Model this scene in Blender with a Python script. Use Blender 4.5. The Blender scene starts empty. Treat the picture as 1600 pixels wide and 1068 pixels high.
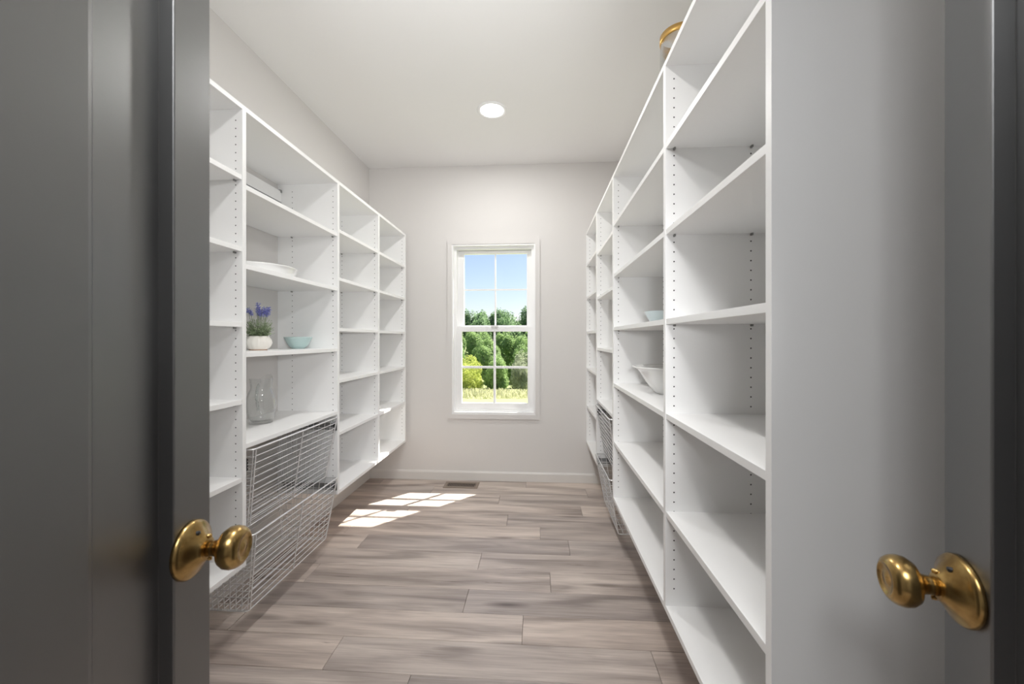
import bpy, bmesh, math, random
from mathutils import Vector, Matrix
R = math.radians
random.seed(7)
scene = bpy.context.scene
C = scene.collection

# ------------------------------------------------------------------ camera
FPX = 622.0
CAM_H = 1.257
CEIL = 2.81
cam_d = bpy.data.cameras.new('camera')
cam_d.sensor_width = 36.0
cam_d.lens = 36.0 * FPX / 1600.0
cam_d.shift_y = -4.0 / 1600.0
cam_d.clip_start = 0.02
cam_d.clip_end = 500
cam_d.dof.use_dof = True
cam_d.dof.focus_distance = 2.4
cam_d.dof.aperture_fstop = 6.3
cam = bpy.data.objects.new('camera', cam_d)
C.objects.link(cam)
cam.location = (0, 0, CAM_H)
cam.rotation_euler = (R(90), 0, math.atan(40.0 / FPX))
scene.camera = cam

# ------------------------------------------------------------------ world, sun, lights, exposure
SUN = Vector((-0.50, -0.515, -1.0)).normalized()        # direction the sunlight travels
world = bpy.data.worlds.new('world')
scene.world = world
world.use_nodes = True
nt = world.node_tree
nt.nodes.clear()
wo = nt.nodes.new('ShaderNodeOutputWorld')
bg = nt.nodes.new('ShaderNodeBackground')
sky = nt.nodes.new('ShaderNodeTexSky')
sky.sky_type = 'NISHITA'
sky.sun_disc = False
sky.sun_elevation = math.asin(-SUN.z)
sky.sun_rotation = math.atan2(-SUN.x, -SUN.y)
sky.altitude = 100
sky.air_density = 1.0
sky.dust_density = 1.0
sky.ozone_density = 3.0
bg.inputs['Strength'].default_value = 0.15
tintn = nt.nodes.new('ShaderNodeMix'); tintn.data_type = 'RGBA'; tintn.blend_type = 'MULTIPLY'
tintn.inputs[0].default_value = 1.0
tintn.inputs[7].default_value = (1.08, 0.96, 1.0, 1)
nt.links.new(sky.outputs[0], tintn.inputs[6])
nt.links.new(tintn.outputs[2], bg.inputs[0])
nt.links.new(bg.outputs[0], wo.inputs[0])

def light(name, kind, loc, energy, color=(1, 1, 1), **kw):
    d = bpy.data.lights.new(name, kind)
    d.energy = energy
    d.color = color
    for k, v in kw.items():
        setattr(d, k, v)
    o = bpy.data.objects.new(name, d)
    C.objects.link(o)
    o.location = loc
    return o

def aim(o, target):
    o.rotation_euler = (Vector(target) - o.location).to_track_quat('-Z', 'Y').to_euler()

sun = light('sun', 'SUN', (3, 8, 8), 13.0, (1.0, 0.95, 0.87), angle=R(0.6))
sun.rotation_euler = SUN.to_track_quat('-Z', 'Y').to_euler()
# the photographer's strobe held up just inside the doorway, then unseen spots added as ceiling bounce fill
lamp = light('studio_lamp', 'SPOT', (0.02, 0.45, 2.12), 18, (0.98, 0.985, 1.0),
             spot_size=R(122), spot_blend=1.0, shadow_soft_size=0.06)
aim(lamp, (-1.08, 3.5, 1.30))
bounce = light('added_bounce', 'SPOT', (-0.05, 0.40, 2.00), 44, (0.98, 0.99, 1.0),
               spot_size=R(112), spot_blend=1.0, shadow_soft_size=0.06)
aim(bounce, (-0.22, 0.80, 2.81))
bounce2 = light('added_bounce_far', 'SPOT', (-0.05, 0.40, 2.00), 32, (0.98, 0.99, 1.0),  # second added spot, brightens the ceiling towards the window
                spot_size=R(72), spot_blend=1.0, shadow_soft_size=0.06)
aim(bounce2, (-0.40, 1.75, 2.81))
fill = light('added_camera_fill', 'SPOT', (0.10, -0.03, 1.37), 58, (0.98, 0.99, 1.0),  # added fill beside the camera, lightens the shade inside the shelves
             spot_size=R(72), spot_blend=1.0, shadow_soft_size=0.05)
aim(fill, (-0.67, 3.45, 1.05))
# unseen fill lights added at the ceiling: one over the front of the pantry, one in the hall
front_fill = light('added_front_fill', 'AREA', (-0.308, 0.91, CEIL - 0.012), 9, (1.0, 0.985, 0.965), shape='DISK', size=0.15)
hall_fill = light('added_hall_fill', 'AREA', (-0.1, -1.0, CEIL - 0.012), 34, (0.97, 0.985, 1.0), shape='DISK', size=1.2)

vs = scene.view_settings
vs.view_transform = 'Standard'
vs.look = 'None'
vs.exposure = 0.28
vs.gamma = 1.0
vs.use_curve_mapping = False
scene.cycles.diffuse_bounces = 8
scene.cycles.max_bounces = 12
scene.cycles.transparent_max_bounces = 12
scene.cycles.caustics_reflective = False
scene.cycles.caustics_refractive = False

# ------------------------------------------------------------------ material helpers
def mat(name):
    m = bpy.data.materials.new(name)
    m.use_nodes = True
    t = m.node_tree
    return m, t, t.nodes['Principled BSDF']

def node(t, typ, **kw):
    n = t.nodes.new(typ)
    for k, v in kw.items():
        setattr(n, k, v)
    return n

def setin(n, **kw):
    for k, v in kw.items():
        n.inputs[k.replace('_', ' ')].default_value = v

def simple(name, col, rough=0.5, metal=0.0, bump=0.0, bscale=60.0, var=0.0, **extra):
    m, t, b = mat(name)
    b.inputs['Base Color'].default_value = (*col, 1)
    b.inputs['Roughness'].default_value = rough
    b.inputs['Metallic'].default_value = metal
    for k, v in extra.items():
        b.inputs[k.replace('_', ' ')].default_value = v
    tc = node(t, 'ShaderNodeTexCoord')
    nz = node(t, 'ShaderNodeTexNoise')
    setin(nz, Scale=bscale, Detail=4.0)
    t.links.new(tc.outputs['Object'], nz.inputs['Vector'])
    if var > 0:
        hsv = node(t, 'ShaderNodeMix', data_type='RGBA')
        hsv.inputs[6].default_value = (*[c * (1 - var) for c in col], 1)
        hsv.inputs[7].default_value = (*[min(1, c * (1 + var)) for c in col], 1)
        t.links.new(nz.outputs[0], hsv.inputs[0])
        t.links.new(hsv.outputs[2], b.inputs['Base Color'])
    if bump > 0:
        bp = node(t, 'ShaderNodeBump')
        setin(bp, Strength=bump, Distance=0.002)
        t.links.new(nz.outputs[0], bp.inputs['Height'])
        t.links.new(bp.outputs[0], b.inputs['Normal'])
    return m

def emission(name, col, strength):
    m, t, b = mat(name)
    b.inputs['Base Color'].default_value = (*col, 1)
    b.inputs['Emission Color'].default_value = (*col, 1)
    b.inputs['Emission Strength'].default_value = strength
    return m

def clear_glass(name, tint=(1, 1, 1), refl=1.0, ior=1.45):
    m, t, b = mat(name)
    t.nodes.remove(b)
    out = t.nodes['Material Output']
    tr = node(t, 'ShaderNodeBsdfTransparent')
    tr.inputs[0].default_value = (*tint, 1)
    gl = node(t, 'ShaderNodeBsdfGlossy')
    gl.inputs['Roughness'].default_value = 0.02
    fr = node(t, 'ShaderNodeLayerWeight')
    fr.inputs[0].default_value = 0.5
    pw = node(t, 'ShaderNodeMath', operation='POWER')
    pw.inputs[1].default_value = 3.2
    ma = node(t, 'ShaderNodeMath', operation='MULTIPLY_ADD')
    ma.inputs[1].default_value = 0.7 * refl
    ma.inputs[2].default_value = 0.035 * refl
    mx = node(t, 'ShaderNodeMixShader')
    t.links.new(fr.outputs['Facing'], pw.inputs[0])
    t.links.new(pw.outputs[0], ma.inputs[0])
    t.links.new(ma.outputs[0], mx.inputs[0])
    t.links.new(tr.outputs[0], mx.inputs[1])
    t.links.new(gl.outputs[0], mx.inputs[2])
    t.links.new(mx.outputs[0], out.inputs[0])
    return m

M = {}
M['wall'] = simple('wall_paint', (0.70, 0.682, 0.665), 0.75, bump=0.08, bscale=220)
M['ceiling'] = simple('ceiling_paint', (0.835, 0.828, 0.82), 0.85, bump=0.06, bscale=200)
M['trim'] = simple('trim_paint', (0.71, 0.69, 0.665), 0.4)
M['white'] = simple('white_melamine', (0.90, 0.90, 0.895), 0.42, bump=0.03, bscale=300)
M['vinyl'] = simple('white_vinyl', (0.86, 0.86, 0.86), 0.35)
M['hole'] = simple('pin_hole_dark', (0.05, 0.05, 0.05), 0.8)
M['pin'] = simple('steel_pin', (0.35, 0.35, 0.34), 0.35, 1.0)
M['chrome'] = simple('chrome_wire', (0.90, 0.905, 0.91), 0.33, 0.6)
M['zinc'] = simple('zinc_rail', (0.45, 0.47, 0.49), 0.35, 1.0)
M['black'] = simple('black_plastic', (0.02, 0.02, 0.022), 0.45)
M['glass'] = clear_glass('window_glass', (0.98, 0.99, 0.99), 0.6)
M['porcelain'] = simple('white_porcelain', (0.84, 0.84, 0.83), 0.08)
M['teal'] = simple('pale_teal_glass', (0.60, 0.77, 0.76), 0.12, var=0.05, bscale=20, Transmission_Weight=0.25)
M['ice'] = simple('pale_blue_glass', (0.68, 0.78, 0.80), 0.12, Transmission_Weight=0.2)
M['pot'] = simple('ivory_ceramic', (0.80, 0.77, 0.72), 0.22)
M['potfoot'] = simple('bare_clay', (0.55, 0.36, 0.26), 0.7)
M['sage'] = simple('sage_leaf', (0.40, 0.50, 0.30), 0.6, var=0.35, bscale=90)
M['stem'] = simple('green_stem', (0.30, 0.36, 0.22), 0.6)
M['lavender'] = simple('lavender_petal', (0.42, 0.44, 0.92), 0.6, var=0.25, bscale=120)
M['gold'] = simple('gold_band', (0.72, 0.44, 0.13), 0.35, 0.7)
M['jar'] = clear_glass('clear_glass', (0.988, 0.993, 0.992), 1.35, 1.5)
M['handle_glass'] = clear_glass('handle_glass', (0.93, 0.95, 0.95), 1.8, 1.5)
M['vent'] = simple('taupe_metal', (0.27, 0.215, 0.175), 0.45, 0.2)
M['ventdark'] = simple('vent_void', (0.02, 0.013, 0.01), 0.9)
M['lens'] = emission('lamp_lens', (1, 0.985, 0.96), 6.0)
M['subfloor'] = simple('seam_dark', (0.10, 0.085, 0.075), 0.8)
M['hall'] = simple('hall_paint', (0.35, 0.34, 0.33), 0.8)

# aged brass for the knobs
m, t, b = mat('aged_brass')
tc = node(t, 'ShaderNodeTexCoord'); nz = node(t, 'ShaderNodeTexNoise'); setin(nz, Scale=45.0, Detail=5.0)
cr = node(t, 'ShaderNodeValToRGB')
cr.color_ramp.elements[0].position = 0.35; cr.color_ramp.elements[0].color = (0.30, 0.185, 0.065, 1)
cr.color_ramp.elements[1].position = 0.65; cr.color_ramp.elements[1].color = (0.55, 0.38, 0.15, 1)
t.links.new(tc.outputs['Object'], nz.inputs['Vector']); t.links.new(nz.outputs[0], cr.inputs[0])
t.links.new(cr.outputs[0], b.inputs['Base Color'])
setin(b, Metallic=1.0, Roughness=0.24)
M['brass'] = m

# dark semi-gloss door paint with faint brush marks
m, t, b = mat('charcoal_door_paint')
tc = node(t, 'ShaderNodeTexCoord'); mp = node(t, 'ShaderNodeMapping'); mp.inputs['Scale'].default_value = (14, 14, 40)
nz = node(t, 'ShaderNodeTexNoise'); setin(nz, Scale=1.0, Detail=5.0, Roughness=0.6)
bp = node(t, 'ShaderNodeBump'); setin(bp, Strength=0.18, Distance=0.002)
t.links.new(tc.outputs['Object'], mp.inputs[0]); t.links.new(mp.outputs[0], nz.inputs['Vector'])
t.links.new(nz.outputs[0], bp.inputs['Height']); t.links.new(bp.outputs[0], b.inputs['Normal'])
b.inputs['Base Color'].default_value = (0.010, 0.010, 0.011, 1)
b.inputs['Roughness'].default_value = 0.40
b.inputs['IOR'].default_value = 2.8
M['door'] = m

# floor plank: grey-beige oak print, grain along the plank (local x)
m, t, b = mat('oak_plank')
tc = node(t, 'ShaderNodeTexCoord'); oi = node(t, 'ShaderNodeObjectInfo')
mul = node(t, 'ShaderNodeMath', operation='MULTIPLY'); mul.inputs[1].default_value = 53.0
t.links.new(oi.outputs['Random'], mul.inputs[0])
add = node(t, 'ShaderNodeVectorMath', operation='ADD')
t.links.new(tc.outputs['Object'], add.inputs[0]); t.links.new(mul.outputs[0], add.inputs[1])
def grain(scale, sc, det, rough=0.55, dist=0.0):
    mp = node(t, 'ShaderNodeMapping'); mp.inputs['Scale'].default_value = scale
    nz = node(t, 'ShaderNodeTexNoise'); setin(nz, Scale=sc, Detail=det, Roughness=rough, Distortion=dist)
    t.links.new(add.outputs[0], mp.inputs[0]); t.links.new(mp.outputs[0], nz.inputs['Vector'])
    return nz.outputs[0]
def ramp(src, stops):
    cr = node(t, 'ShaderNodeValToRGB')
    e = cr.color_ramp.elements
    e[0].position, e[0].color = stops[0][0], (*stops[0][1], 1)
    e[1].position, e[1].color = stops[-1][0], (*stops[-1][1], 1)
    for p, c in stops[1:-1]:
        x = e.new(p); x.color = (*c, 1)
    t.links.new(src, cr.inputs[0])
    return cr.outputs[0]
def mixc(fac, a, bb, mode='MIX', f=None):
    n = node(t, 'ShaderNodeMix', data_type='RGBA', blend_type=mode)
    if f is None: t.links.new(fac, n.inputs[0])
    else: n.inputs[0].default_value = f
    t.links.new(a, n.inputs[6]); t.links.new(bb, n.inputs[7])
    return n.outputs[2]
broad = ramp(grain((0.9, 7, 1), 1.6, 3, 0.5, 0.6), [(0.32, (0.33, 0.282, 0.256)), (0.5, (0.52, 0.45, 0.41)), (0.68, (0.68, 0.60, 0.545))])
fine = ramp(grain((3.0, 90, 1), 1.5, 4, 0.6, 0.3), [(0.3, (0.82, 0.81, 0.80)), (0.7, (1.08, 1.08, 1.08))])
col = mixc(None, broad, fine, 'MULTIPLY', 1.0)
tint = ramp(oi.outputs['Random'], [(0.0, (0.80, 0.80, 0.81)), (0.5, (1.0, 0.99, 0.98)), (1.0, (1.10, 1.07, 1.04))])
col = mixc(None, col, tint, 'MULTIPLY', 1.0)
# cracks: thin dark streaks, and slanted smoky knots
crk = ramp(grain((0.55, 16, 1), 2.0, 6, 0.62, 1.2), [(0.27, (0.38, 0.35, 0.33)), (0.335, (1, 1, 1))])
col = mixc(None, col, crk, 'MULTIPLY', 1.0)
mpk = node(t, 'ShaderNodeMapping'); mpk.inputs['Scale'].default_value = (1.5, 7.0, 1); mpk.inputs['Rotation'].default_value = (0, 0, R(28))
vk = node(t, 'ShaderNodeTexVoronoi'); setin(vk, Scale=1.0, Randomness=1.0)
t.links.new(add.outputs[0], mpk.inputs[0]); t.links.new(mpk.outputs[0], vk.inputs['Vector'])
knot = ramp(vk.outputs['Distance'], [(0.03, (0.42, 0.40, 0.39)), (0.19, (1, 1, 1))])
col = mixc(None, col, knot, 'MULTIPLY', 1.0)
t.links.new(col, b.inputs['Base Color'])
rr = node(t, 'ShaderNodeMapRange'); setin(rr, To_Min=0.36, To_Max=0.5)
t.links.new(grain((3, 30, 1), 2.0, 4), rr.inputs[0]); t.links.new(rr.outputs[0], b.inputs['Roughness'])
bp = node(t, 'ShaderNodeBump'); setin(bp, Strength=0.12, Distance=0.001)
t.links.new(grain((6, 120, 1), 1.5, 4), bp.inputs['Height']); t.links.new(bp.outputs[0], b.inputs['Normal'])
M['plank'] = m

def leafmat(name, c1, c2, trans=0.35):
    m, t, b = mat(name)
    out = t.nodes['Material Output']
    oi = node(t, 'ShaderNodeObjectInfo'); tc = node(t, 'ShaderNodeTexCoord')
    nz = node(t, 'ShaderNodeTexNoise'); setin(nz, Scale=2.6, Detail=8.0, Roughness=0.8)
    t.links.new(tc.outputs['Object'], nz.inputs['Vector'])
    cr = node(t, 'ShaderNodeValToRGB')
    cr.color_ramp.elements[0].position = 0.33; cr.color_ramp.elements[0].color = (*c1, 1)
    cr.color_ramp.elements[1].position = 0.68; cr.color_ramp.elements[1].color = (*c2, 1)
    t.links.new(nz.outputs[0], cr.inputs[0])
    t.links.new(cr.outputs[0], b.inputs['Base Color'])
    b.inputs['Roughness'].default_value = 0.6
    b.inputs['Specular IOR Level'].default_value = 0.2
    tl = node(t, 'ShaderNodeBsdfTranslucent'); t.links.new(cr.outputs[0], tl.inputs[0])
    mx = node(t, 'ShaderNodeMixShader'); mx.inputs[0].default_value = trans + 0.12
    t.links.new(b.outputs[0], mx.inputs[1]); t.links.new(tl.outputs[0], mx.inputs[2])
    t.links.new(mx.outputs[0], out.inputs[0])
    return m
M['leaf_dark'] = leafmat('leaf_dark', (0.10, 0.20, 0.09), (0.36, 0.50, 0.24))
M['leaf_mid'] = leafmat('leaf_mid', (0.13, 0.25, 0.07), (0.50, 0.64, 0.27))
M['leaf_yellow'] = leafmat('leaf_yellow', (0.28, 0.38, 0.06), (0.80, 0.80, 0.24))
M['leaf_grey'] = leafmat('leaf_grey', (0.28, 0.32, 0.20), (0.52, 0.55, 0.38))
M['bark'] = simple('bark', (0.14, 0.11, 0.085), 0.9, var=0.3, bscale=8)
M['drygrass'] = leafmat('dry_grass', (0.42, 0.44, 0.22), (0.75, 0.72, 0.48), 0.3)
M['meadow'] = simple('meadow_ground', (0.26, 0.30, 0.12), 0.95, var=0.4, bscale=0.8)

# ------------------------------------------------------------------ mesh helpers
class MB:
    def __init__(s): s.v = []; s.f = []; s.sm = []
    def quad_box(s, x0, x1, y0, y1, z0, z1):
        n = len(s.v)
        s.v += [(x0, y0, z0), (x1, y0, z0), (x1, y1, z0), (x0, y1, z0), (x0, y0, z1), (x1, y0, z1), (x1, y1, z1), (x0, y1, z1)]
        s.f += [tuple(n + i for i in q) for q in ((0, 3, 2, 1), (4, 5, 6, 7), (0, 1, 5, 4), (1, 2, 6, 5), (2, 3, 7, 6), (3, 0, 4, 7))]
        s.sm += [False] * 6
        return s
    def tube(s, pts, r, n=6, caps=True):
        pts = [Vector(p) for p in pts]
        base = len(s.v)
        k = len(pts)
        for i, p in enumerate(pts):
            a = pts[max(0, i - 1)]; c = pts[min(k - 1, i + 1)]
            d = (c - a).normalized()
            up = Vector((0, 0, 1)) if abs(d.z) < 0.9 else Vector((1, 0, 0))
            u = d.cross(up).normalized(); w = d.cross(u)
            rr = r[i] if isinstance(r, (list, tuple)) else r
            for j in range(n):
                an = 2 * math.pi * j / n
                s.v.append(tuple(p + u * (math.cos(an) * rr) + w * (math.sin(an) * rr)))
        for i in range(k - 1):
            for j in range(n):
                s.f.append((base + i * n + j, base + i * n + (j + 1) % n, base + (i + 1) * n + (j + 1) % n, base + (i + 1) * n + j)); s.sm.append(True)
        if caps:
            s.f.append(tuple(base + j for j in range(n))[::-1]); s.sm.append(False)
            s.f.append(tuple(base + (k - 1) * n + j for j in range(n))); s.sm.append(False)
        return s
    def lathe(s, prof, n=40, axis='Z', off=(0, 0, 0), rmod=None, close=False):
        base = len(s.v); k = len(prof)
        for i, (r, z) in enumerate(prof):
            for j in range(n):
                a = 2 * math.pi * j / n
                q = r * (rmod(a, z) if rmod else 1.0)
                x, y = q * math.cos(a), q * math.sin(a)
                p = (x, y, z) if axis == 'Z' else (x, z, y)
                s.v.append((p[0] + off[0], p[1] + off[1], p[2] + off[2]))
        rng = k if close else k - 1
        for i in range(rng):
            i2 = (i + 1) % k
            for j in range(n):
                s.f.append((base + i * n + j, base + i * n + (j + 1) % n, base + i2 * n + (j + 1) % n, base + i2 * n + j)); s.sm.append(True)
        return s
    def poly(s, pts, smooth=False):
        n = len(s.v); s.v += [tuple(p) for p in pts]; s.f.append(tuple(range(n, n + len(pts)))); s.sm.append(smooth); return s
    def mesh(s, name, m):
        me = bpy.data.meshes.new(name)
        me.from_pydata(s.v, [], s.f)
        me.polygons.foreach_set('use_smooth', s.sm)
        me.materials.append(M[m])
        me.update()
        return me
    def build(s, name, m, parent=None, loc=(0, 0, 0), fix=False, bevel=0):
        me = s.mesh(name, m)
        if fix or bevel:
            bm = bmesh.new(); bm.from_mesh(me)
            if bevel:
                bmesh.ops.bevel(bm, geom=list(bm.edges), offset=bevel, segments=2, profile=0.5, affect='EDGES', clamp_overlap=True)
            bmesh.ops.recalc_face_normals(bm, faces=bm.faces)
            bm.to_mesh(me); bm.free()
        o = bpy.data.objects.new(name, me)
        C.objects.link(o)
        o.location = loc
        if parent: o.parent = parent
        return o

def tag(o, label=None, cat=None, group=None, kind=None):
    if label: o['label'] = label
    if cat: o['category'] = cat
    if group: o['group'] = group
    if kind: o['kind'] = kind
    return o

def empty(name, loc=(0, 0, 0), rz=0.0):
    o = bpy.data.objects.new(name, None)
    o.empty_display_size = 0.05
    C.objects.link(o)
    o.location = loc
    o.rotation_euler = (0, 0, rz)
    return o

def box(name, m, dims, parent=None, bevel=0):
    """box as its own object with its origin at its centre"""
    x0, x1, y0, y1, z0, z1 = dims
    c = ((x0 + x1) / 2, (y0 + y1) / 2, (z0 + z1) / 2)
    b_ = MB().quad_box(x0 - c[0], x1 - c[0], y0 - c[1], y1 - c[1], z0 - c[2], z1 - c[2])
    pl = parent.matrix_world.translation if False else None
    o = b_.build(name, m, parent, c, bevel=bevel)
    return o

# ------------------------------------------------------------------ room shell
WL, WR, YB, YF, CH = -1.53, 0.79, 3.53, 0.06, 2.81      # inner faces
T = 0.12
WX0, WX1, WZ0, WZ1 = -0.766, -0.020, 0.590, 2.105       # window opening in the back wall
DX0, DX1, DZ = -0.485, 0.455, 2.45                        # doorway in the front wall

# floor: dark underlay with separate planks
fl = MB().quad_box(WL - T, WR + T, -2.6, YB + 0.2, -0.05, -0.012).build('floor', 'subfloor')
tag(fl, 'grey-beige wood plank floor laid across the pantry', 'floor', kind='structure')
PW = 0.1735
SEAM0 = 1.467
joints = {-1: [-0.474], 0: [-0.82, 0.455], 1: [-0.065], 2: [-0.345], 3: [0.066, -1.215], 4: [-0.327], 5: [0.19],
          6: [0.017], 7: [-0.21], 8: [0.321], 9: [-0.30], 10: [0.40], 11: [-0.1]}
PL = 1.277
for k in range(-16, 12):
    y0 = SEAM0 + k * PW; y1 = y0 + PW
    y1 = min(y1, YB)
    if y1 - y0 < 0.02: continue
    js = joints.get(k) or [random.uniform(-1.2, 0.7)]
    cuts = set(js)
    lo, hi = min(js), max(js)
    while lo - PL > WL: lo -= PL; cuts.add(lo)
    while hi + PL < WR: hi += PL; cuts.add(hi)
    xs = [WL] + sorted(cuts) + [WR]
    for a, c in zip(xs[:-1], xs[1:]):
        if c - a < 0.03: continue
        g = 0.0007
        w, h = (c - a) / 2 - g, (y1 - y0) / 2 - g
        e = 0.0012
        pb = MB()
        pb.v = [(-w, -h, -0.012), (w, -h, -0.012), (w, h, -0.012), (-w, h, -0.012),
                (-w, -h, -0.0010), (w, -h, -0.0010), (w, h, -0.0010), (-w, h, -0.0010),
                (-w + e, -h + e, 0), (w - e, -h + e, 0), (w - e, h - e, 0), (-w + e, h - e, 0)]
        pb.f = [(0, 1, 5, 4), (1, 2, 6, 5), (2, 3, 7, 6), (3, 0, 4, 7), (4, 5, 9, 8), (5, 6, 10, 9), (6, 7, 11, 10), (7, 4, 8, 11), (8, 9, 10, 11)]
        pb.sm = [False] * 9
        pb.build('plank', 'plank', fl, ((a + c) / 2, (y0 + y1) / 2, 0))

tag(MB().quad_box(WL - T, WR + T, -2.6, YB + 0.2, CH, CH + 0.1).build('ceiling', 'ceiling'), 'smooth off-white painted ceiling with a recessed light', 'ceiling', kind='structure')
tag(MB().quad_box(WL - T, WL, YF - 0.13, YB + 0.2, 0, CH).build('wall_left', 'wall'), 'greige painted wall behind the left shelving', 'wall', kind='structure')
tag(MB().quad_box(WR, WR + T, YF - 0.13, YB + 0.2, 0, CH).build('wall_right', 'wall'), 'greige painted wall behind the right shelving', 'wall', kind='structure')
wb = MB()
wb.quad_box(WL, WX0, YB, YB + 0.16, 0, CH).quad_box(WX1, WR, YB, YB + 0.16, 0, CH)
wb.quad_box(WX0, WX1, YB, YB + 0.16, 0, WZ0).quad_box(WX0, WX1, YB, YB + 0.16, WZ1, CH)
tag(wb.build('wall_back', 'wall'), 'greige painted end wall with the tall window', 'wall', kind='structure')
wf = MB()
wf.quad_box(WL, DX0, YF - 0.13, YF, 0, CH).quad_box(DX1, WR, YF - 0.13, YF, 0, CH).quad_box(DX0, DX1, YF - 0.13, YF, DZ, CH)
tag(wf.build('wall_front', 'wall'), 'painted wall around the double doorway', 'wall', kind='structure')
hall = MB()
hall.quad_box(WL - T, WL - T + 0.05, -2.6, YF - 0.13, 0, CH).quad_box(WR + T - 0.05, WR + T, -2.6, YF - 0.13, 0, CH).quad_box(WL - T, WR + T, -2.65, -2.6, 0, CH)
tag(hall.build('wall_hall', 'hall'), 'hallway walls outside the pantry doors', 'wall', kind='structure')

# baseboards with a small top chamfer
def baseboard(name, label, p0, p1, nrm):
    p0, p1, nrm = Vector(p0), Vector(p1), Vector(nrm)
    prof = [(0, 0), (0.014, 0), (0.014, 0.068), (0.008, 0.082), (0, 0.082)]
    b_ = MB()
    for p in (p0, p1):
        for d, z in prof: b_.v.append(tuple(p + nrm * d + Vector((0, 0, z))))
    n = len(prof)
    for i in range(n):
        b_.f.append((i, (i + 1) % n, n + (i + 1) % n, n + i)); b_.sm.append(False)
    b_.f += [tuple(range(n))[::-1], tuple(range(n, 2 * n))]; b_.sm += [False, False]
    tag(b_.build(name, 'trim', fix=True), label, 'baseboard', kind='structure')
baseboard('baseboard_back', 'white baseboard along the window wall', (WL, YB, 0.0005), (WR, YB, 0.0005), (0, -1, 0))
baseboard('baseboard_left', 'white baseboard under the left shelving', (WL, YF, 0.0005), (WL, YB - 0.015, 0.0005), (1, 0, 0))
baseboard('baseboard_right', 'white baseboard under the right shelving', (WR, YF, 0.0005), (WR, YB - 0.015, 0.0005), (-1, 0, 0))

# ------------------------------------------------------------------ window
win = empty('window_1', ((WX0 + WX1) / 2, YB, WZ0))
tag(win, 'white double-hung window with thin grilles in the end wall', 'window', kind='structure')
WO = Vector(win.location)
def wpart(b_, name, m, parent=None, bevel=0):
    par = parent or win
    o = b_.build(name, m, par, fix=bool(bevel), bevel=bevel)
    o.location = -WO if par is win else (0, 0, 0)
    return o
def frame_box(b_, x0, x1, z0, z1, y0, y1, l, r, bt, tp):
    b_.quad_box(x0, x0 + l, y0, y1, z0, z1).quad_box(x1 - r, x1, y0, y1, z0, z1)
    b_.quad_box(x0 + l, x1 - r, y0, y1, z0, z0 + bt).quad_box(x0 + l, x1 - r, y0, y1, z1 - tp, z1)
    return b_
cs = 0.040
cb = frame_box(MB(), WX0 - cs, WX1 + cs, WZ0 - cs, WZ1 + cs, YB - 0.016, YB, cs, cs, cs, cs)
wpart(cb, 'casing', 'wall')
jb = frame_box(MB(), WX0, WX1, WZ0, WZ1, YB - 0.010, YB + 0.15, 0.014, 0.014, 0.02, 0.014)
wpart(jb, 'jamb', 'vinyl')
st = frame_box(MB(), WX0 + 0.014, WX1 - 0.014, WZ0 + 0.02, WZ1 - 0.014, YB + 0.03, YB + 0.13, 0.022, 0.022, 0.012, 0.022)
wpart(st, 'stop', 'vinyl')
IX0, IX1 = WX0 + 0.036, WX1 - 0.036
def sash(name, z0, z1, y, gx0, gx1, gz0, gz1, mw):
    s_ = MB(); frame_box(s_, IX0, IX1, z0, z1, y, y + 0.035, gx0 - IX0, IX1 - gx1, gz0 - z0, z1 - gz1)
    so = wpart(s_, name, 'vinyl')
    cx, cz = (gx0 + gx1) / 2, (gz0 + gz1) / 2
    MB().quad_box(cx - mw / 2, cx + mw / 2, y + 0.010, y + 0.026, gz0, gz1).build('muntin', 'vinyl', so)
    MB().quad_box(gx0, cx - mw / 2, y + 0.010, y + 0.026, cz - mw / 2, cz + mw / 2).build('muntin', 'vinyl', so)
    MB().quad_box(cx + mw / 2, gx1, y + 0.010, y + 0.026, cz - mw / 2, cz + mw / 2).build('muntin', 'vinyl', so)
    for xa, xb in ((gx0, cx - mw / 2), (cx + mw / 2, gx1)):
        for za, zb in ((gz0, cz - mw / 2), (cz + mw / 2, gz1)):
            MB().poly([(xa, y + 0.018, za), (xb, y + 0.018, za), (xb, y + 0.018, zb), (xa, y + 0.018, zb)]).build('pane', 'glass', so)
    return so
sash('upper_sash', 1.345, 2.065, YB + 0.085, -0.674, -0.098, 1.385, 2.038, 0.013)
lo_s = sash('lower_sash', 0.622, 1.372, YB + 0.045, -0.688, -0.089, 0.682, 1.328, 0.020)
MB().quad_box(-0.42, -0.35, YB + 0.028, YB + 0.046, 1.372, 1.384).build('sash_lock', 'vinyl', lo_s)

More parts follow.
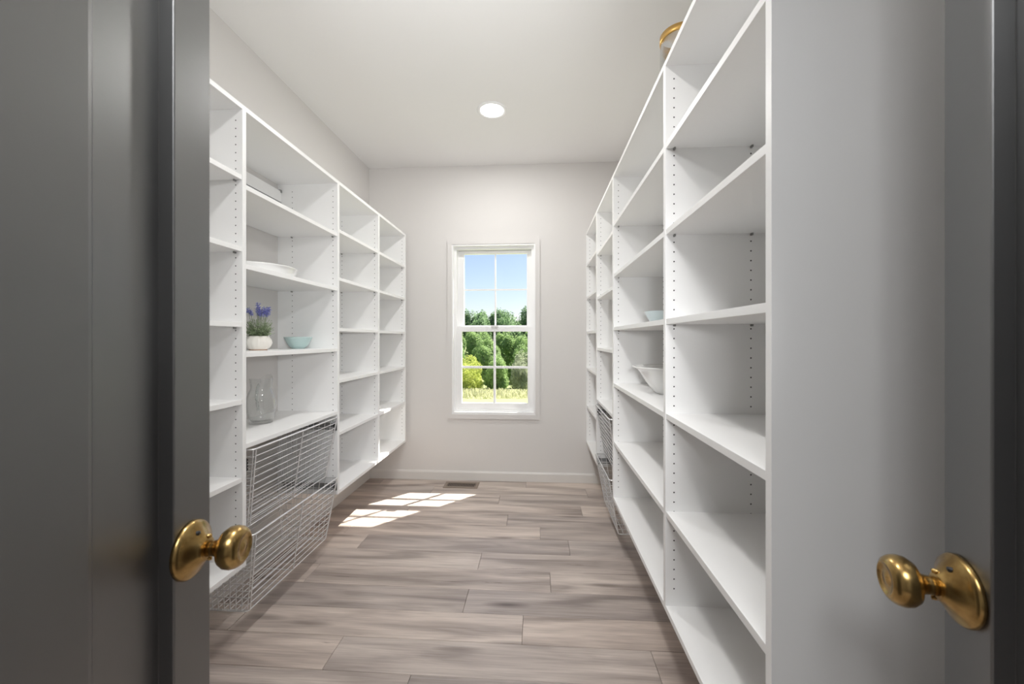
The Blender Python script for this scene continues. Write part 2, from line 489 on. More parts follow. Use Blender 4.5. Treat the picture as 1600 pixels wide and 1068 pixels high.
# ------------------------------------------------------------------ doors
def build_door(name, label, hinge, ang, W, fs, back):
    """local x runs from the hinge to the free edge, the visible face looks to fs*y"""
    root = empty(name, (hinge[0], hinge[1], 0.0), ang)
    tag(root, label, 'door', kind='structure')
    th = 0.036
    yv, yb = 0.0, -fs * th
    z0, z1 = 0.012, 2.44
    SW = 0.081
    BR, TR = 0.22, 0.12
    def slab(nm, x0, x1, za, zb):
        return MB().quad_box(x0, x1, min(yv, yb), max(yv, yb), za, zb).build(nm, 'door', root, fix=True, bevel=0.0022)
    slab('stile', 0, SW, z0, z1)
    slab('stile', W - SW, W, z0, z1)
    slab('rail', SW, W - SW, z0, z0 + BR)
    slab('rail', SW, W - SW, z1 - TR, z1)
    # recessed panel: sticking step, flat margin and a low raised field with a narrow bevel
    rc = 0.020
    x0, x1, za, zb = SW, W - SW, z0 + BR, z1 - TR
    lv = [(0.0, -0.002), (0.0006, -rc + 0.0005), (0.0016, -rc), (0.112, -rc + 0.009), (0.116, -rc + 0.0115), (0.121, -rc + 0.012)]
    p = MB()
    for inset, d in lv:
        p.v += [(x0 + inset, fs * d, za + inset), (x1 - inset, fs * d, za + inset), (x1 - inset, fs * d, zb - inset), (x0 + inset, fs * d, zb - inset)]
    for i in range(len(lv) - 1):
        for j in range(4):
            p.f.append((4 * i + j, 4 * i + (j + 1) % 4, 4 * i + 4 + (j + 1) % 4, 4 * i + 4 + j)); p.sm.append(False)
    n = 4 * (len(lv) - 1)
    p.f.append((n, n + 1, n + 2, n + 3)); p.sm.append(False)
    bk = len(p.v)
    p.v += [(x0, yb * 0.8, za), (x1, yb * 0.8, za), (x1, yb * 0.8, zb), (x0, yb * 0.8, zb)]
    p.f.append((bk, bk + 3, bk + 2, bk + 1)); p.sm.append(False)
    for j in range(4):
        p.f.append((j, bk + j, bk + (j + 1) % 4, (j + 1) % 4)); p.sm.append(False)
    p.build('panel', 'door', root, fix=True)
    # brass knob
    kx, kz = W - back, 0.938
    kn = empty('door_knob', (kx, 0, kz)); kn.parent = root
    tag(kn, 'aged brass round knob on a domed rosette')
    ros = [(0.0, 0.0), (0.0425, 0.0), (0.0428, 0.004), (0.0405, 0.0075), (0.037, 0.009), (0.031, 0.0125), (0.024, 0.018), (0.0185, 0.0225), (0.0165, 0.0255), (0.0135, 0.0265), (0.0, 0.0265)]
    knb = [(0.0, 0.024), (0.0118, 0.024), (0.0112, 0.034), (0.0125, 0.041), (0.018, 0.0455), (0.026, 0.0495), (0.0302, 0.056), (0.0312, 0.063),
           (0.0298, 0.070), (0.0262, 0.0755), (0.021, 0.0785), (0.019, 0.0785), (0.0178, 0.0768), (0.009, 0.0765), (0.006, 0.0780), (0.0, 0.0785)]
    def lz(prof, nm, mm='brass'):
        q = MB().lathe([(r_, fs * y_) for r_, y_ in prof], 48, 'Y')
        return q.build(nm, mm, kn, fix=True)
    lz(ros, 'rosette'); lz(knb, 'knob')
    # screw hole on the rosette dome, grub screws at the neck
    sc = MB().lathe([(0.0, fs * 0.0172), (0.0032, fs * 0.0172), (0.0032, fs * 0.0125)], 12, 'Y', off=(-0.006, 0, 0.0265)).build('screw_hole', 'hole', kn, fix=True)
    sc.data.materials[0] = M['black']
    for dz in (0.0175, -0.0175):
        MB().lathe([(0.0, fs * 0.0285), (0.0026, fs * 0.028), (0.003, fs * 0.022)], 10, 'Y', off=(0.004, 0, dz)).build('grub_screw', 'brass', kn, fix=True)
    # latch plate in the free edge, hinges
    MB().quad_box(W - 0.0005, W + 0.0012, min(yv, yb) + 0.006, max(yv, yb) - 0.006, kz - 0.028, kz + 0.028).build('latch_plate', 'brass', root)
    for hz in (0.25, 1.22, 2.2):
        MB().tube([(-0.004, yb, hz - 0.045), (-0.004, yb, hz + 0.045)], 0.006, 10).build('hinge', 'brass', root)
    return root
aL, aR = R(10), R(16)
WLf, WRt = 0.53, 0.494
FL = Vector((-0.536, 0.62)); FR = Vector((0.5486, 0.575))
hl = FL - Vector((-math.sin(aL), math.cos(aL))) * WLf
hr = FR - Vector((math.sin(aR), math.cos(aR))) * WRt
build_door('door_1', 'dark charcoal panelled door at the left with a brass knob', hl, R(90) + aL, WLf, -1, 0.048)
build_door('door_2', 'dark charcoal panelled door at the right edge with a brass knob', hr, R(90) - aR, WRt, 1, 0.034)

# ------------------------------------------------------------------ shelving
TH = 0.019
ZB, ZT = 0.352, 2.187
PITCH = 0.032
def shelving(name, label, sx, xf, xw, panels, bays, end_y):
    """sx=+1: front looks to +x. panels: list of (y0,y1); bays: list of (i,j,[shelf bottoms],has_bottom)"""
    root = empty(name, (xw, panels[0][0], ZB))
    tag(root, label, 'shelving')
    org = Vector(root.location)
    lo, hi = min(xf, xw), max(xf, xw)
    def part(b_, nm, m, par=None, bevel=0):
        o = b_.build(nm, m, par or root, fix=bool(bevel), bevel=bevel)
        o.location = -org if par is None else (0, 0, 0)
        return o
    pobj = []
    for i, (y0, y1) in enumerate(panels):
        z1 = ZT
        nm = 'end_panel' if i in (0, len(panels) - 1) else 'partition'
        pobj.append(part(MB().quad_box(lo, hi, y0, y1, ZB, z1), nm, 'white', bevel=0.0008))
    g = 0.0004
    hole = []
    for bi, (bots, has_bottom) in enumerate(bays):
        ya, yb = panels[bi][1], panels[bi + 1][0]
        top = part(MB().quad_box(lo, hi, ya + g, yb - g, ZT - TH, ZT), 'top_shelf', 'white', bevel=0.0008)
        if has_bottom:
            part(MB().quad_box(lo, hi, ya + g, yb - g, ZB, ZB + TH), 'bottom_shelf', 'white', bevel=0.0008)
        for zb_ in bots:
            q = 0.004
            s0, s1 = (lo + 0.004, hi - 0.002) if sx > 0 else (lo + 0.002, hi - 0.004)
            sh = part(MB().quad_box(s0, s1, ya + g, yb - g, zb_, zb_ + TH), 'shelf', 'white', bevel=0.0008)
            for fx in (xf - sx * 0.028, xw + sx * 0.09):
                pb = MB()
                pb.quad_box(fx - 0.0025, fx + 0.0025, yb - 0.012, yb - g, zb_ - 0.007, zb_)
                pb.tube([(fx, yb - 0.006, zb_ - 0.004), (fx, yb - g, zb_ - 0.004)], 0.0032, 8)
                part(pb, 'shelf_pin', 'pin', sh)
        # rows of pin holes on the panel face that looks toward the doorway
        hb = MB()
        for fx in (xf - sx * 0.028, xw + sx * 0.09):
            z = ZB + 0.076
            while z < ZT - 0.05:
                pts = [(fx + 0.0026 * math.cos(a * math.pi / 4), yb - 0.0003, z + 0.0026 * math.sin(a * math.pi / 4)) for a in range(8)]
                hb.poly(pts)
                z += PITCH
        h = part(hb, 'pin_holes', 'hole', pobj[bi + 1])
        h['kind'] = 'stuff'
    # hanging rail with cover along the wall
    y0, y1 = panels[0][1], panels[-1][0]
    for bi in range(len(bays)):
        ya, yb = panels[bi][1] + 0.002, panels[bi + 1][0] - 0.002
        ra, rb = (xw, xw + 0.026) if sx > 0 else (xw - 0.026, xw)
        rl = part(MB().quad_box(ra, rb, ya, yb, 2.062, 2.127), 'hanging_rail', 'white', bevel=0.002)
        part(MB().quad_box(ra, rb, ya, yb, 2.056, 2.0585), 'rail_lip', 'zinc', rl)
        MB().quad_box(ra + 0.004, rb + (0.003 if sx > 0 else 0), yb - 0.012, yb - 0.001, 2.118, 2.134).build('rail_bolt', 'pin', rl)
    return root

A5 = [1.888, 1.604, 1.306, 1.000, 0.692]
A5R = [1.892, 1.605, 1.307, 0.992, 0.666]
B4 = [1.858, 1.540, 1.186, 0.819]
B4R = [1.860, 1.541, 1.179, 0.809]
XL, XR = -1.165, 0.425
PLs = [(0.770, 0.789), (1.503, 1.5235), (2.254, 2.276), (2.850, 2.873), (3.440, 3.461)]
PRs = [(0.754, 0.773), (1.357, 1.3785), (2.270, 2.300), (2.895, 2.935), (3.505, 3.527)]
shelving('shelving_unit', 'long white open shelving hung on the left wall, holding plant and pitcher', 1, XL, WL,
         PLs, [(A5, True), (B4, False), (A5, True), (A5, True)], 0)
shelving('shelving_unit', 'long white open shelving hung on the right wall, its grey end panel facing us', -1, XR, WR,
         PRs, [(A5R, True), (A5R, True), (B4R, False), (A5R, True)], 0)

# ------------------------------------------------------------------ wire baskets on runners
def basket(label, sx, xf, ya, yb, zt, zb):
    """sx=+1: basket front looks to +x; xf is the shelving front plane"""
    root = empty('wire_basket', (xf - sx * 0.17, (ya + yb) / 2, zb))
    tag(root, label, 'basket', 'chrome wire baskets in the shelving')
    org = Vector(root.location)
    def part(b_, nm, m='chrome'):
        o = b_.build(nm, m, root); o.location = -org; return o
    y0t, y1t, y0b, y1b = ya + 0.024, yb - 0.024, ya + 0.072, yb - 0.038
    xft, xbt, xfb, xbb = xf + sx * 0.012, xf - sx * 0.335, xf - sx * 0.050, xf - sx * 0.305
    rw, rr = 0.0020, 0.0038
    L = lambda a, b_, u: a + (b_ - a) * u
    # rim
    c = 0.012
    def ring(x0, x1, y0, y1, z, r, s):
        d = 1 if x1 > x0 else -1
        pts = [(x0, y0 + c, z), (x0 + d * c * .3, y0 + c * .3, z), (x0 + d * c, y0, z), (x1 - d * c, y0, z), (x1 - d * c * .3, y0 + c * .3, z), (x1, y0 + c, z), (x1, y1 - c, z),
               (x1 - d * c * .3, y1 - c * .3, z), (x1 - d * c, y1, z), (x0 + d * c, y1, z), (x0 + d * c * .3, y1 - c * .3, z), (x0, y1 - c, z), (x0, y0 + c, z)]
        return MB().tube(pts, r, s, caps=False)
    part(ring(xft, xbt, y0t, y1t, zt, rr, 8), 'rim')
    part(ring(xfb, xbb, y0b, y1b, zb, 0.0026, 6), 'base_ring')
    NH = 11
    # front and back: long horizontal wires and three uprights
    for nm, xt, xb in (('front_wires', xft, xfb), ('back_wires', xbt, xbb)):
        g = MB()
        for i in range(1, NH):
            u = i / NH
            g.tube([(L(xt, xb, u), L(y0t, y0b, u), L(zt, zb, u)), (L(xt, xb, u), L(y1t, y1b, u), L(zt, zb, u))], rw, 5, False)
        o = sx * 0.0022 if nm == 'front_wires' else -sx * 0.0022
        for v in (0.02, 0.5, 0.98):
            g.tube([(xt + o, L(y0t, y1t, v), zt), (xb + o, L(y0b, y1b, v), zb)], 0.0027, 5, False)
        part(g, nm)
    for nm, yt, yb_ in (('near_side_wires', y0t, y0b), ('far_side_wires', y1t, y1b)):
        g = MB()
        for i in range(1, NH):
            u = i / NH
            g.tube([(L(xft, xfb, u), L(yt, yb_, u), L(zt, zb, u)), (L(xbt, xbb, u), L(yt, yb_, u), L(zt, zb, u))], rw, 5, False)
        for i in range(0, 11):
            v = i / 10
            g.tube([(L(xft, xbt, v), yt, zt), (L(xfb, xbb, v), yb_, zb)], rw, 5, False)
        part(g, nm)
    g = MB()
    for i in range(1, 9):
        x = L(xfb, xbb, i / 9)
        g.tube([(x, y0b, zb), (x, y1b, zb)], rw, 5, False)
    for v in (0.02, 0.5, 0.98):
        y = L(y0b, y1b, v)
        g.tube([(xfb, y, zb - 0.003), (xbb, y, zb - 0.003)], 0.0026, 5, False)
    part(g, 'bottom_wires')
    # runners screwed to the partitions, with a black stop at the front
    for ys, d in ((ya, 1), (yb, -1)):
        z0 = zt - 0.075
        r_ = MB()
        yo = sorted((ys + d * 0.0005, ys + d * 0.013))
        r_.quad_box(min(xf - sx * 0.02, xf - sx * 0.33), max(xf - sx * 0.02, xf - sx * 0.33), yo[0], yo[1], z0, z0 + 0.008)
        r_.quad_box(min(xf - sx * 0.02, xf - sx * 0.33), max(xf - sx * 0.02, xf - sx * 0.33), yo[0], yo[1], z0 + 0.03, z0 + 0.038)
        yi = sorted((ys + d * 0.0005, ys + d * 0.003))
        r_.quad_box(min(xf - sx * 0.02, xf - sx * 0.33), max(xf - sx * 0.02, xf - sx * 0.33), yi[0], yi[1], z0 + 0.008, z0 + 0.03)
        part(r_, 'runner', 'zinc')
        k = MB()
        yo = sorted((ys + d * 0.0005, ys + d * 0.011))
        xs = sorted((xf - sx * 0.004, xf - sx * 0.018))
        k.quad_box(xs[0], xs[1], yo[0], yo[1], z0 - 0.006, z0 + 0.044)
        for q in range(4):
            k.quad_box(xs[0], xs[1], min(ys + d * 0.011, ys + d * 0.016), max(ys + d * 0.011, ys + d * 0.016), z0 - 0.004 + q * 0.0125, z0 + 0.003 + q * 0.0125)
        part(k, 'runner_stop', 'black')
    return root
basket('upper chrome wire basket below the glass pitcher in the left shelving', 1, XL, 1.5235, 2.254, 0.808, 0.470)
basket('lower chrome wire basket near the floor in the left shelving', 1, XL, 1.5235, 2.254, 0.460, 0.115)
basket('upper chrome wire basket in the right shelving', -1, XR, 2.300, 2.895, 0.795, 0.455)
basket('lower chrome wire basket near the floor under the right shelving', -1, XR, 2.300, 2.895, 0.445, 0.115)

# ------------------------------------------------------------------ recessed ceiling light
RLX, RLY = -0.308, 2.684
rl = empty('recessed_light', (RLX, RLY, CH))
tag(rl, 'round white recessed downlight glowing in the ceiling', 'ceiling light')
MB().lathe([(0.079, -0.001), (0.079, -0.004), (0.086, -0.007), (0.097, -0.006), (0.102, -0.002), (0.102, 0.0)], 48).build('trim_ring', 'vinyl', rl, fix=True)
MB().lathe([(0.0, -0.0022), (0.05, -0.0024), (0.079, -0.0015)], 40).build('lens', 'lens', rl)
dl = light('downlight', 'AREA', (RLX, RLY, CH - 0.012), 10, (1.0, 0.985, 0.965), shape='DISK', size=0.15)

# ------------------------------------------------------------------ floor register
fv = empty('floor_register', (-0.655, 3.40, 0))
tag(fv, 'taupe metal floor register beside the sunny patch below the window', 'vent')
frame = MB(); frame_box(frame, -0.150, 0.150, 0, 0, 0, 0, 0, 0, 0, 0); frame = MB()
ox, oy, ix, iy = 0.148, 0.070, 0.122, 0.040
for x0, x1, y0, y1 in ((-ox, -ix, -oy, oy), (ix, ox, -oy, oy), (-ix, ix, -oy, -iy), (-ix, ix, iy, oy)):
    frame.quad_box(x0, x1, y0, y1, 0.0002, 0.0045)
frame.build('frame', 'vent', fv)
MB().quad_box(-ix, ix, -iy, iy, 0.0002, 0.0012).build('void', 'ventdark', fv)
NS = 18
slat = MB().quad_box(-0.0026, 0.0026, -iy, iy, 0.0012, 0.0042).mesh('slat', 'vent')
for i in range(NS):
    o = bpy.data.objects.new('slat', slat); C.objects.link(o); o.parent = fv
    o.location = (-ix + 2 * ix * (i + 0.5) / NS, 0, 0)

# ------------------------------------------------------------------ things on the shelves
def bowl_profile(r, h, rb, t=0.004, lip=0.0, power=0.6):
    out, inn = [], []
    n = 12
    for i in range(n + 1):
        u = i / n
        out.append((rb + (r - rb) * (u ** power) + (lip if i == n else 0), 0.004 + (h - 0.004) * u))
        inn.append((max(0.0, rb - t + (r - rb) * (u ** power)) + (lip if i == n else 0), 0.004 + t + (h - 0.004 - t) * u))
    prof = [(0.0, 0.001), (rb * 0.8, 0.001), (rb * 0.85, 0.0), (rb * 0.95, 0.0)] + out + [(r + lip - t * 0.4, h + 0.0012)] + inn[::-1] + [(0.0, 0.004 + t)]
    return prof

def shelf_top(z): return z + TH + 0.0004

b_ = MB().lathe(bowl_profile(0.073, 0.064, 0.034, power=0.62), 56).build('bowl', 'teal', loc=(-1.345, 2.160, shelf_top(1.186)))
tag(b_, 'pale teal glass bowl beside the potted lavender', 'bowl')
b_ = MB().lathe(bowl_profile(0.066, 0.060, 0.032, power=0.62), 48).build('bowl', 'ice', loc=(-1.420, 1.715, shelf_top(1.186)))
tag(b_, 'pale blue bowl half hidden behind the lavender pot', 'bowl')
b_ = MB().lathe(bowl_profile(0.080, 0.062, 0.034, power=0.6), 56).build('bowl', 'ice', loc=(0.588, 1.93, shelf_top(1.307)))
tag(b_, 'small pale blue bowl on the right shelf above the white bowl', 'bowl')
big = []
for r_, z_ in ((0.0, 0.002), (0.060, 0.002), (0.066, 0.0), (0.070, 0.002), (0.074, 0.008), (0.092, 0.026), (0.112, 0.052), (0.128, 0.078), (0.140, 0.100), (0.154, 0.112), (0.172, 0.118),
               (0.1755, 0.121), (0.172, 0.1235), (0.152, 0.118), (0.134, 0.104), (0.122, 0.080), (0.105, 0.053), (0.086, 0.030), (0.066, 0.013), (0.0, 0.010)):
    big.append((r_, z_))
b_ = MB().lathe(big, 72).build('serving_bowl', 'porcelain', loc=(0.609, 1.855, shelf_top(0.992)))
tag(b_, 'large glossy white serving bowl with a flared rim on the right shelf', 'bowl')
pl_ = [(0.0, 0.002), (0.13, 0.002), (0.138, 0.0), (0.146, 0.002), (0.155, 0.010), (0.159, 0.022), (0.162, 0.036), (0.166, 0.040), (0.1665, 0.044), (0.163, 0.046), (0.156, 0.041), (0.152, 0.024), (0.146, 0.012), (0.0, 0.009)]
b_ = MB().lathe(pl_, 72).build('baking_dish', 'porcelain', loc=(-1.345, 1.840, shelf_top(1.540)))
tag(b_, 'round white shallow dish on the shelf above the lavender', 'dish')

# glass pitcher
pz = shelf_top(0.819)
pit = empty('glass_pitcher', (-1.385, 1.915, pz), R(-18))
tag(pit, 'clear glass pitcher with a pinched spout on the left shelf', 'pitcher')
outp = [(0.0, 0.0), (0.046, 0.0), (0.052, 0.004), (0.058, 0.03), (0.064, 0.065), (0.067, 0.098), (0.065, 0.125), (0.058, 0.150), (0.050, 0.168), (0.047, 0.178), (0.048, 0.190), (0.051, 0.212), (0.052, 0.222)]
inp = [(r - 0.0032, z) for r, z in outp[::-1]][:-3] + [(0.046, 0.014), (0.0, 0.012)]
prof = outp + [(0.0505, 0.2235)] + inp
body = MB().lathe(prof, 56)
# pull the rim into a spout on one side and dip it beside
for i, v in enumerate(body.v):
    x, y, z = v
    if z > 0.175:
        w = (z - 0.175) / 0.048
        a = math.atan2(y, x)
        d = abs((a - math.pi * 0.62 + math.pi) % (2 * math.pi) - math.pi)
        k = math.exp(-(d / 0.42) ** 2) * w * w
        kk = math.exp(-((d - 0.75) / 0.3) ** 2) * w
        body.v[i] = (x * (1 + 0.34 * k), y * (1 + 0.34 * k), z + 0.016 * k - 0.006 * kk)
body.build('body', 'jar', pit, fix=True)
hp = []
for i in range(15):
    u = i / 14
    an = R(-48)
    rad = 0.047 + 0.0 + 0.045 * math.sin(math.pi * u) ** 0.8
    hp.append((math.cos(an) * rad, math.sin(an) * rad, 0.196 - 0.125 * u + (0.012 * math.sin(math.pi * u))))
hp[-1] = (math.cos(R(-48)) * 0.063, math.sin(R(-48)) * 0.063, 0.072)
MB().tube(hp, 0.0065, 10).build('handle', 'handle_glass', pit, fix=True)

# potted lavender
pz = shelf_top(1.186)
pot = empty('potted_lavender', (-1.335, 1.825, pz))
tag(pot, 'lavender plant with violet flowers in a ribbed ivory pot', 'potted plant')
flute = lambda a, z: 1 + 0.022 * math.cos(14 * a) * math.sin(min(1, max(0, z / 0.07)) * math.pi)
pprof = [(0.036, 0.004), (0.044, 0.008), (0.053, 0.022), (0.0575, 0.036), (0.055, 0.050), (0.047, 0.062), (0.044, 0.068), (0.041, 0.068), (0.040, 0.060), (0.0, 0.056)]
MB().lathe(pprof, 84, rmod=flute).build('pot', 'pot', pot)
MB().lathe([(0.0, 0.0), (0.037, 0.0), (0.038, 0.004), (0.0, 0.0045)], 40).build('pot_foot', 'potfoot', pot)
rnd = random.Random(3)
fo, stm = MB(), MB()
tips = []
for i in range(210):
    a = rnd.uniform(0, 2 * math.pi); lean = rnd.uniform(0.0, 1.0) ** 0.6
    hgt = rnd.uniform(0.015, 0.112) * (1 - 0.3 * lean)
    p0 = Vector((math.cos(a) * 0.03 * rnd.random(), math.sin(a) * 0.03 * rnd.random(), 0.056))
    p2 = p0 + Vector((math.cos(a) * 0.048 * lean, math.sin(a) * 0.048 * lean, hgt))
    p1 = (p0 + p2) / 2 + Vector((0, 0, 0.01))
    stm.tube([p0, p1, p2], [0.0010, 0.0008, 0.0005], 4, False)
    for j in range(13):
        u = 0.25 + 0.75 * j / 12
        q = p0.lerp(p1, u * 2) if u < 0.5 else p1.lerp(p2, u * 2 - 1)
        an = rnd.uniform(0, 2 * math.pi)
        d = Vector((math.cos(an), math.sin(an), rnd.uniform(-0.3, 0.8))).normalized()
        s_ = d.cross(Vector((0, 0, 1))).normalized() * rnd.uniform(0.0016, 0.0028)
        l = rnd.uniform(0.007, 0.012)
        fo.poly([q, q + d * l * .5 + s_, q + d * l, q + d * l * .5 - s_])
stm.build('stems', 'stem', pot)
tag(fo.build('foliage', 'sage', pot), kind='stuff')
heads = [(-0.030, -0.034, 0.204), (-0.024, -0.020, 0.190), (0.000, -0.004, 0.228), (0.010, -0.022, 0.205), (0.024, 0.012, 0.206), (0.036, 0.016, 0.200), (0.042, -0.006, 0.198), (0.030, 0.030, 0.208), (-0.012, 0.020, 0.200), (0.040, 0.006, 0.188), (0.016, -0.006, 0.190), (0.046, 0.014, 0.196), (0.026, -0.012, 0.196), (-0.004, 0.010, 0.194), (0.034, -0.020, 0.186), (-0.034, -0.010, 0.196)]
for hx, hy, hz in heads:
    tip = Vector((hx, hy, hz)); base = Vector((hx * 0.35, hy * 0.35, 0.06))
    f_ = MB()
    dirv = (tip - base).normalized()
    for k in range(70):
        u = rnd.random()
        q = tip - dirv * (0.030 * u) + Vector((rnd.gauss(0, .0042), rnd.gauss(0, .0042), 0))
        an = rnd.uniform(0, 2 * math.pi)
        d = Vector((math.cos(an), math.sin(an), rnd.uniform(-0.2, 0.8))).normalized()
        s_ = d.cross(Vector((0.1, 0.2, 1))).normalized() * 0.0034
        l = rnd.uniform(0.007, 0.011) * (0.65 + 0.5 * u)
        f_.poly([q, q + d * l * .55 + s_, q + d * l, q + d * l * .55 - s_])
    fo_ = f_.build('flower_spike', 'lavender', pot)
    MB().tube([base, (base + tip) / 2 + Vector((0, 0, 0.004)), tip], 0.0009, 4).build('flower_stem', 'stem', fo_)

# glass cylinder vase with a gold band on top of the right shelving
vz = ZT + 0.0005
va = empty('glass_vase', (0.610, 1.76, vz))
tag(va, 'clear glass cylinder vase with a gold rim band atop the right shelving', 'vase')
VR, VH = 0.078, 0.378
MB().lathe([(0.0, 0.0), (VR, 0.0), (VR, VH), (VR - 0.003, VH), (VR - 0.003, 0.008), (0.0, 0.008)], 56).build('cylinder', 'jar', va, fix=True)
MB().lathe([(VR + 0.0004, VH - 0.026), (VR + 0.0016, VH - 0.025), (VR + 0.0016, VH + 0.001), (VR - 0.004, VH + 0.001), (VR - 0.004, VH - 0.026)], 56, close=True).build('gold_band', 'gold', va, fix=True)

# ------------------------------------------------------------------ outdoors
def terrain_z(x, y):
    if y < 4: return -0.45
    if y < 30: u = (y - 4) / 26; z = -0.45 - 3.0 * u * (1 - 0.15 * u)
    else: z = -3.0 - 0.9 * min(1, (y - 30) / 10) + max(0, (y - 46)) * 0.06
    return z + 0.12 * math.sin(x * 0.4) * math.sin(y * 0.3)
tb = MB()
xs = [-60 + 4 * i for i in range(28)]
ys = [3.75, 5, 8, 12, 16, 20, 24, 28, 30, 34, 38, 42, 48, 56, 66, 80, 110]
for y in ys:
    for x in xs: tb.v.append((x, y, terrain_z(x, y)))
nx = len(xs)
for j in range(len(ys) - 1):
    for i in range(nx - 1):
        a = j * nx + i
        tb.f.append((a, a + 1, a + nx + 1, a + nx)); tb.sm.append(True)
tag(tb.build('ground', 'meadow'), 'grassy ground sloping down outside the window', 'ground', kind='structure')

def crown_mesh(name, rx, rz, nleaf, size, seed, m, lobes=9):
    rn = random.Random(seed)
    g = MB()
    cs_ = [(Vector((0, 0, rz * 0.62)), 0.62), (Vector((0, 0, rz * 1.25)), 0.70)]
    for i in range(lobes):
        a = rn.uniform(0, 2 * math.pi); e = rn.uniform(-0.8, 0.62)
        cs_.append((Vector((math.cos(a) * rx * 0.62, math.sin(a) * rx * 0.62, rz + math.sin(e) * rz * 0.9)), rn.uniform(0.34, 0.5)))
    for i in range(nleaf):
        c_, k = cs_[i % len(cs_)]
        d = Vector((rn.gauss(0, 1), rn.gauss(0, 1), rn.gauss(0, 1))).normalized()
        r_ = rn.uniform(0.72, 1.05)
        p = c_ + Vector((d.x * rx * k * r_, d.y * rx * k * r_, d.z * rz * k * r_))
        if p.z < 0.05: p.z = 0.05 + rn.random() * 0.3
        nrm = (d + Vector((rn.gauss(0, .6), rn.gauss(0, .6), rn.gauss(0, .6) + 0.35))).normalized()
        u = nrm.cross(Vector((rn.gauss(0, 1), rn.gauss(0, 1), rn.gauss(0, 1)))).normalized()
        w = nrm.cross(u)
        s_ = size * rn.uniform(0.6, 1.3)
        g.poly([p - u * s_, p - w * s_ * .55, p + u * s_, p + w * s_ * .55])
    return g.mesh(name, m)
crowns = {
    'dark': [crown_mesh('crown', 2.45, 5.0, 11000, 0.20, 11, 'leaf_dark', 12), crown_mesh('crown', 2.4, 5.2, 11000, 0.20, 12, 'leaf_dark', 14)],
    'mid': [crown_mesh('crown', 1.85, 2.9, 10000, 0.125, 21, 'leaf_mid', 12), crown_mesh('crown', 1.75, 3.0, 10000, 0.125, 22, 'leaf_mid', 14)],
    'yellow': [crown_mesh('crown', 1.25, 1.45, 8000, 0.075, 31, 'leaf_yellow'), crown_mesh('crown', 1.4, 1.7, 8000, 0.075, 32, 'leaf_yellow', 12)],
    'grey': [crown_mesh('crown', 1.25, 2.1, 8000, 0.075, 41, 'leaf_grey')],
}
trunk_m = MB().tube([(0, 0, -0.4), (0.04, 0.02, 1.2), (-0.03, 0.05, 3.0), (0.05, 0, 4.6)], [0.16, 0.12, 0.08, 0.03], 8).mesh('trunk', 'bark')
def tree(kind, vi, x, y, s, rz, label, group, nm='tree'):
    z = terrain_z(x, y)
    root = empty(nm, (x, y, z), rz)
    tag(root, label, 'tree', group)
    cm = crowns[kind][vi % len(crowns[kind])]
    c_ = bpy.data.objects.new('crown', cm); C.objects.link(c_); c_.parent = root
    c_.location = (0, 0, 0.0); c_.scale = (s, s, s); c_['kind'] = 'stuff'
    tr = bpy.data.objects.new('trunk', trunk_m); C.objects.link(tr); tr.parent = root
    f = {'dark': 1.5, 'mid': 0.9, 'yellow': 0.5, 'grey': 0.6}[kind] * s
    tr.scale = (f, f, f)
rn = random.Random(5)
def row(kind, y, x0, step, n, s0, s1, label, group):
    for i in range(n):
        x = x0 + step * i
        tree(kind, i + int(y), x, y + rn.uniform(-0.3, 0.3), rn.uniform(s0, s1), rn.uniform(0, 6), label, group)
row('dark', 82, -36, 5.6, 10, 0.93, 0.98, 'tall green tree on the skyline of the far wood', 'skyline trees')
row('dark', 75.5, -33.2, 5.6, 9, 0.88, 0.93, 'tall green tree just below the skyline of the far wood', 'upper wood trees')
row('dark', 69, -31, 5.2, 9, 0.80, 0.86, 'green tree in the shaded middle of the far wood', 'middle wood trees')
row('dark', 63, -28.4, 4.8, 9, 0.70, 0.76, 'green tree at the lower edge of the far wood', 'lower wood trees')
row('mid', 57, -25.5, 4.2, 8, 0.98, 1.02, 'bright green leafy tree just below the middle of the window', 'bright green trees, rear line')
row('mid', 52, -23.4, 4.1, 8, 0.90, 0.96, 'bright green leafy tree in the lower half of the window view', 'bright green trees, middle line')
row('mid', 47, -21.4, 3.9, 8, 0.76, 0.84, 'bright green leafy tree behind the yellow-green bushes', 'bright green trees, front line')
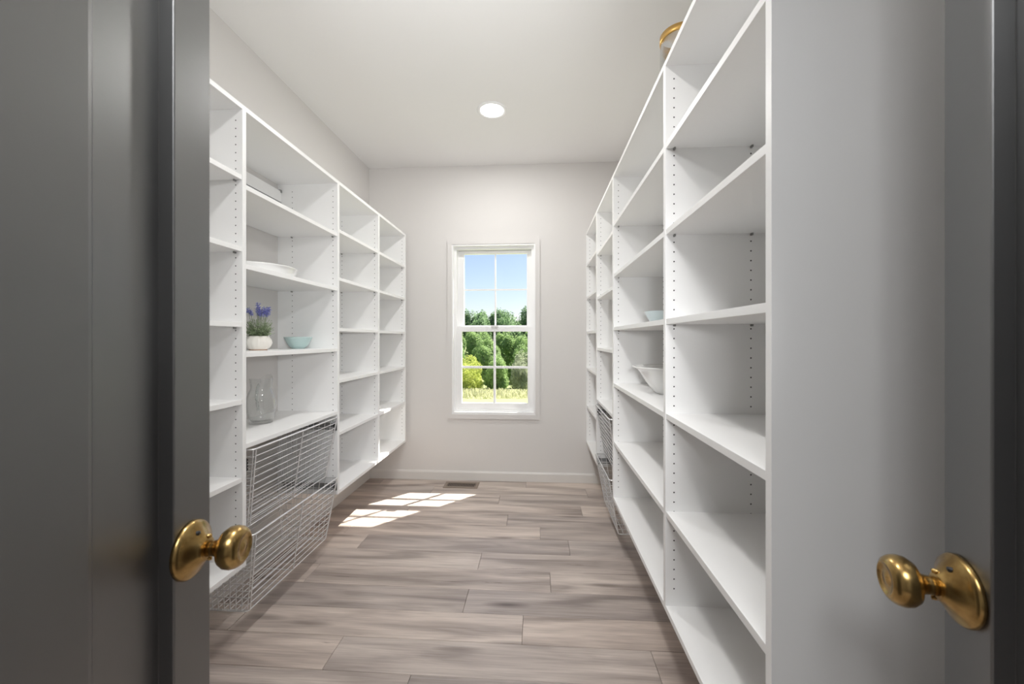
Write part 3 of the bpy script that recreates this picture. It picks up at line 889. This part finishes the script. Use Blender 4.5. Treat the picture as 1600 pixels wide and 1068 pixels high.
front = [(-16.5, 41, 'mid', 0.62), (-13.2, 41, 'yellow', 0.95), (-10.6, 41.5, 'mid', 0.6), (-7.4, 42, 'yellow', 1.05), (-4.35, 41.5, 'mid', 0.66), (-1.6, 42, 'grey', 1.0), (1.4, 42, 'mid', 0.7), (4.6, 42, 'yellow', 1.0),
         (-14.5, 36.5, 'yellow', 0.9), (-11.6, 36.5, 'mid', 0.5), (-8.8, 36.5, 'yellow', 0.8), (-6.15, 36.2, 'yellow', 0.82), (-3.75, 36.6, 'mid', 0.56), (-1.55, 36.4, 'grey', 0.74), (0.7, 36.8, 'yellow', 0.8), (3.2, 37, 'mid', 0.55)]
seen = {(-7.4, 42): 'large yellow-green tree at the left behind the lower left pane', (-4.35, 41.5): 'rounded green tree behind the lower window grille',
        (-1.6, 42): 'tall grey-green tree at the right side of the window view', (-6.15, 36.2): 'bushy yellow-green tree low in the left half of the window',
        (-3.75, 36.6): 'dark leafy bush low in the window right of the centre grille', (-1.55, 36.4): 'grey-green bush at the lower right of the window'}
for i, (x, y, k, sc_) in enumerate(front):
    lab = seen.get((x, y)) or {'yellow': 'bushy yellow-green tree outside, past the side of the window', 'mid': 'bushy green tree outside, past the side of the window', 'grey': 'airy grey tree outside'}[k]
    tree(k, i, x, y, sc_, rn.uniform(0, 6), lab, None if (x, y) in seen else 'trees past the window side, ' + k, 'bushy_tree')
gb = MB()
for i in range(12000):
    x = rn.uniform(-17, 9); y = rn.uniform(27.5, 33.8)
    z = terrain_z(x, y) - 0.05
    h = rn.uniform(0.15, 0.5) * (1.0 if y > 28 else 0.6)
    a = rn.uniform(0, math.pi); w = rn.uniform(0.02, 0.05)
    dx, dy = math.cos(a) * w, math.sin(a) * w
    lx, ly = rn.gauss(0, .15), rn.gauss(0, .15)
    gb.poly([(x - dx, y - dy, z), (x + dx, y + dy, z), (x + lx + dx * .6, y + ly + dy * .6, z + h), (x + lx - dx * .6, y + ly - dy * .6, z + h)])
tag(gb.build('tall_grass', 'drygrass'), 'pale dry tall grass in front of the trees outside', 'grass', kind='stuff')
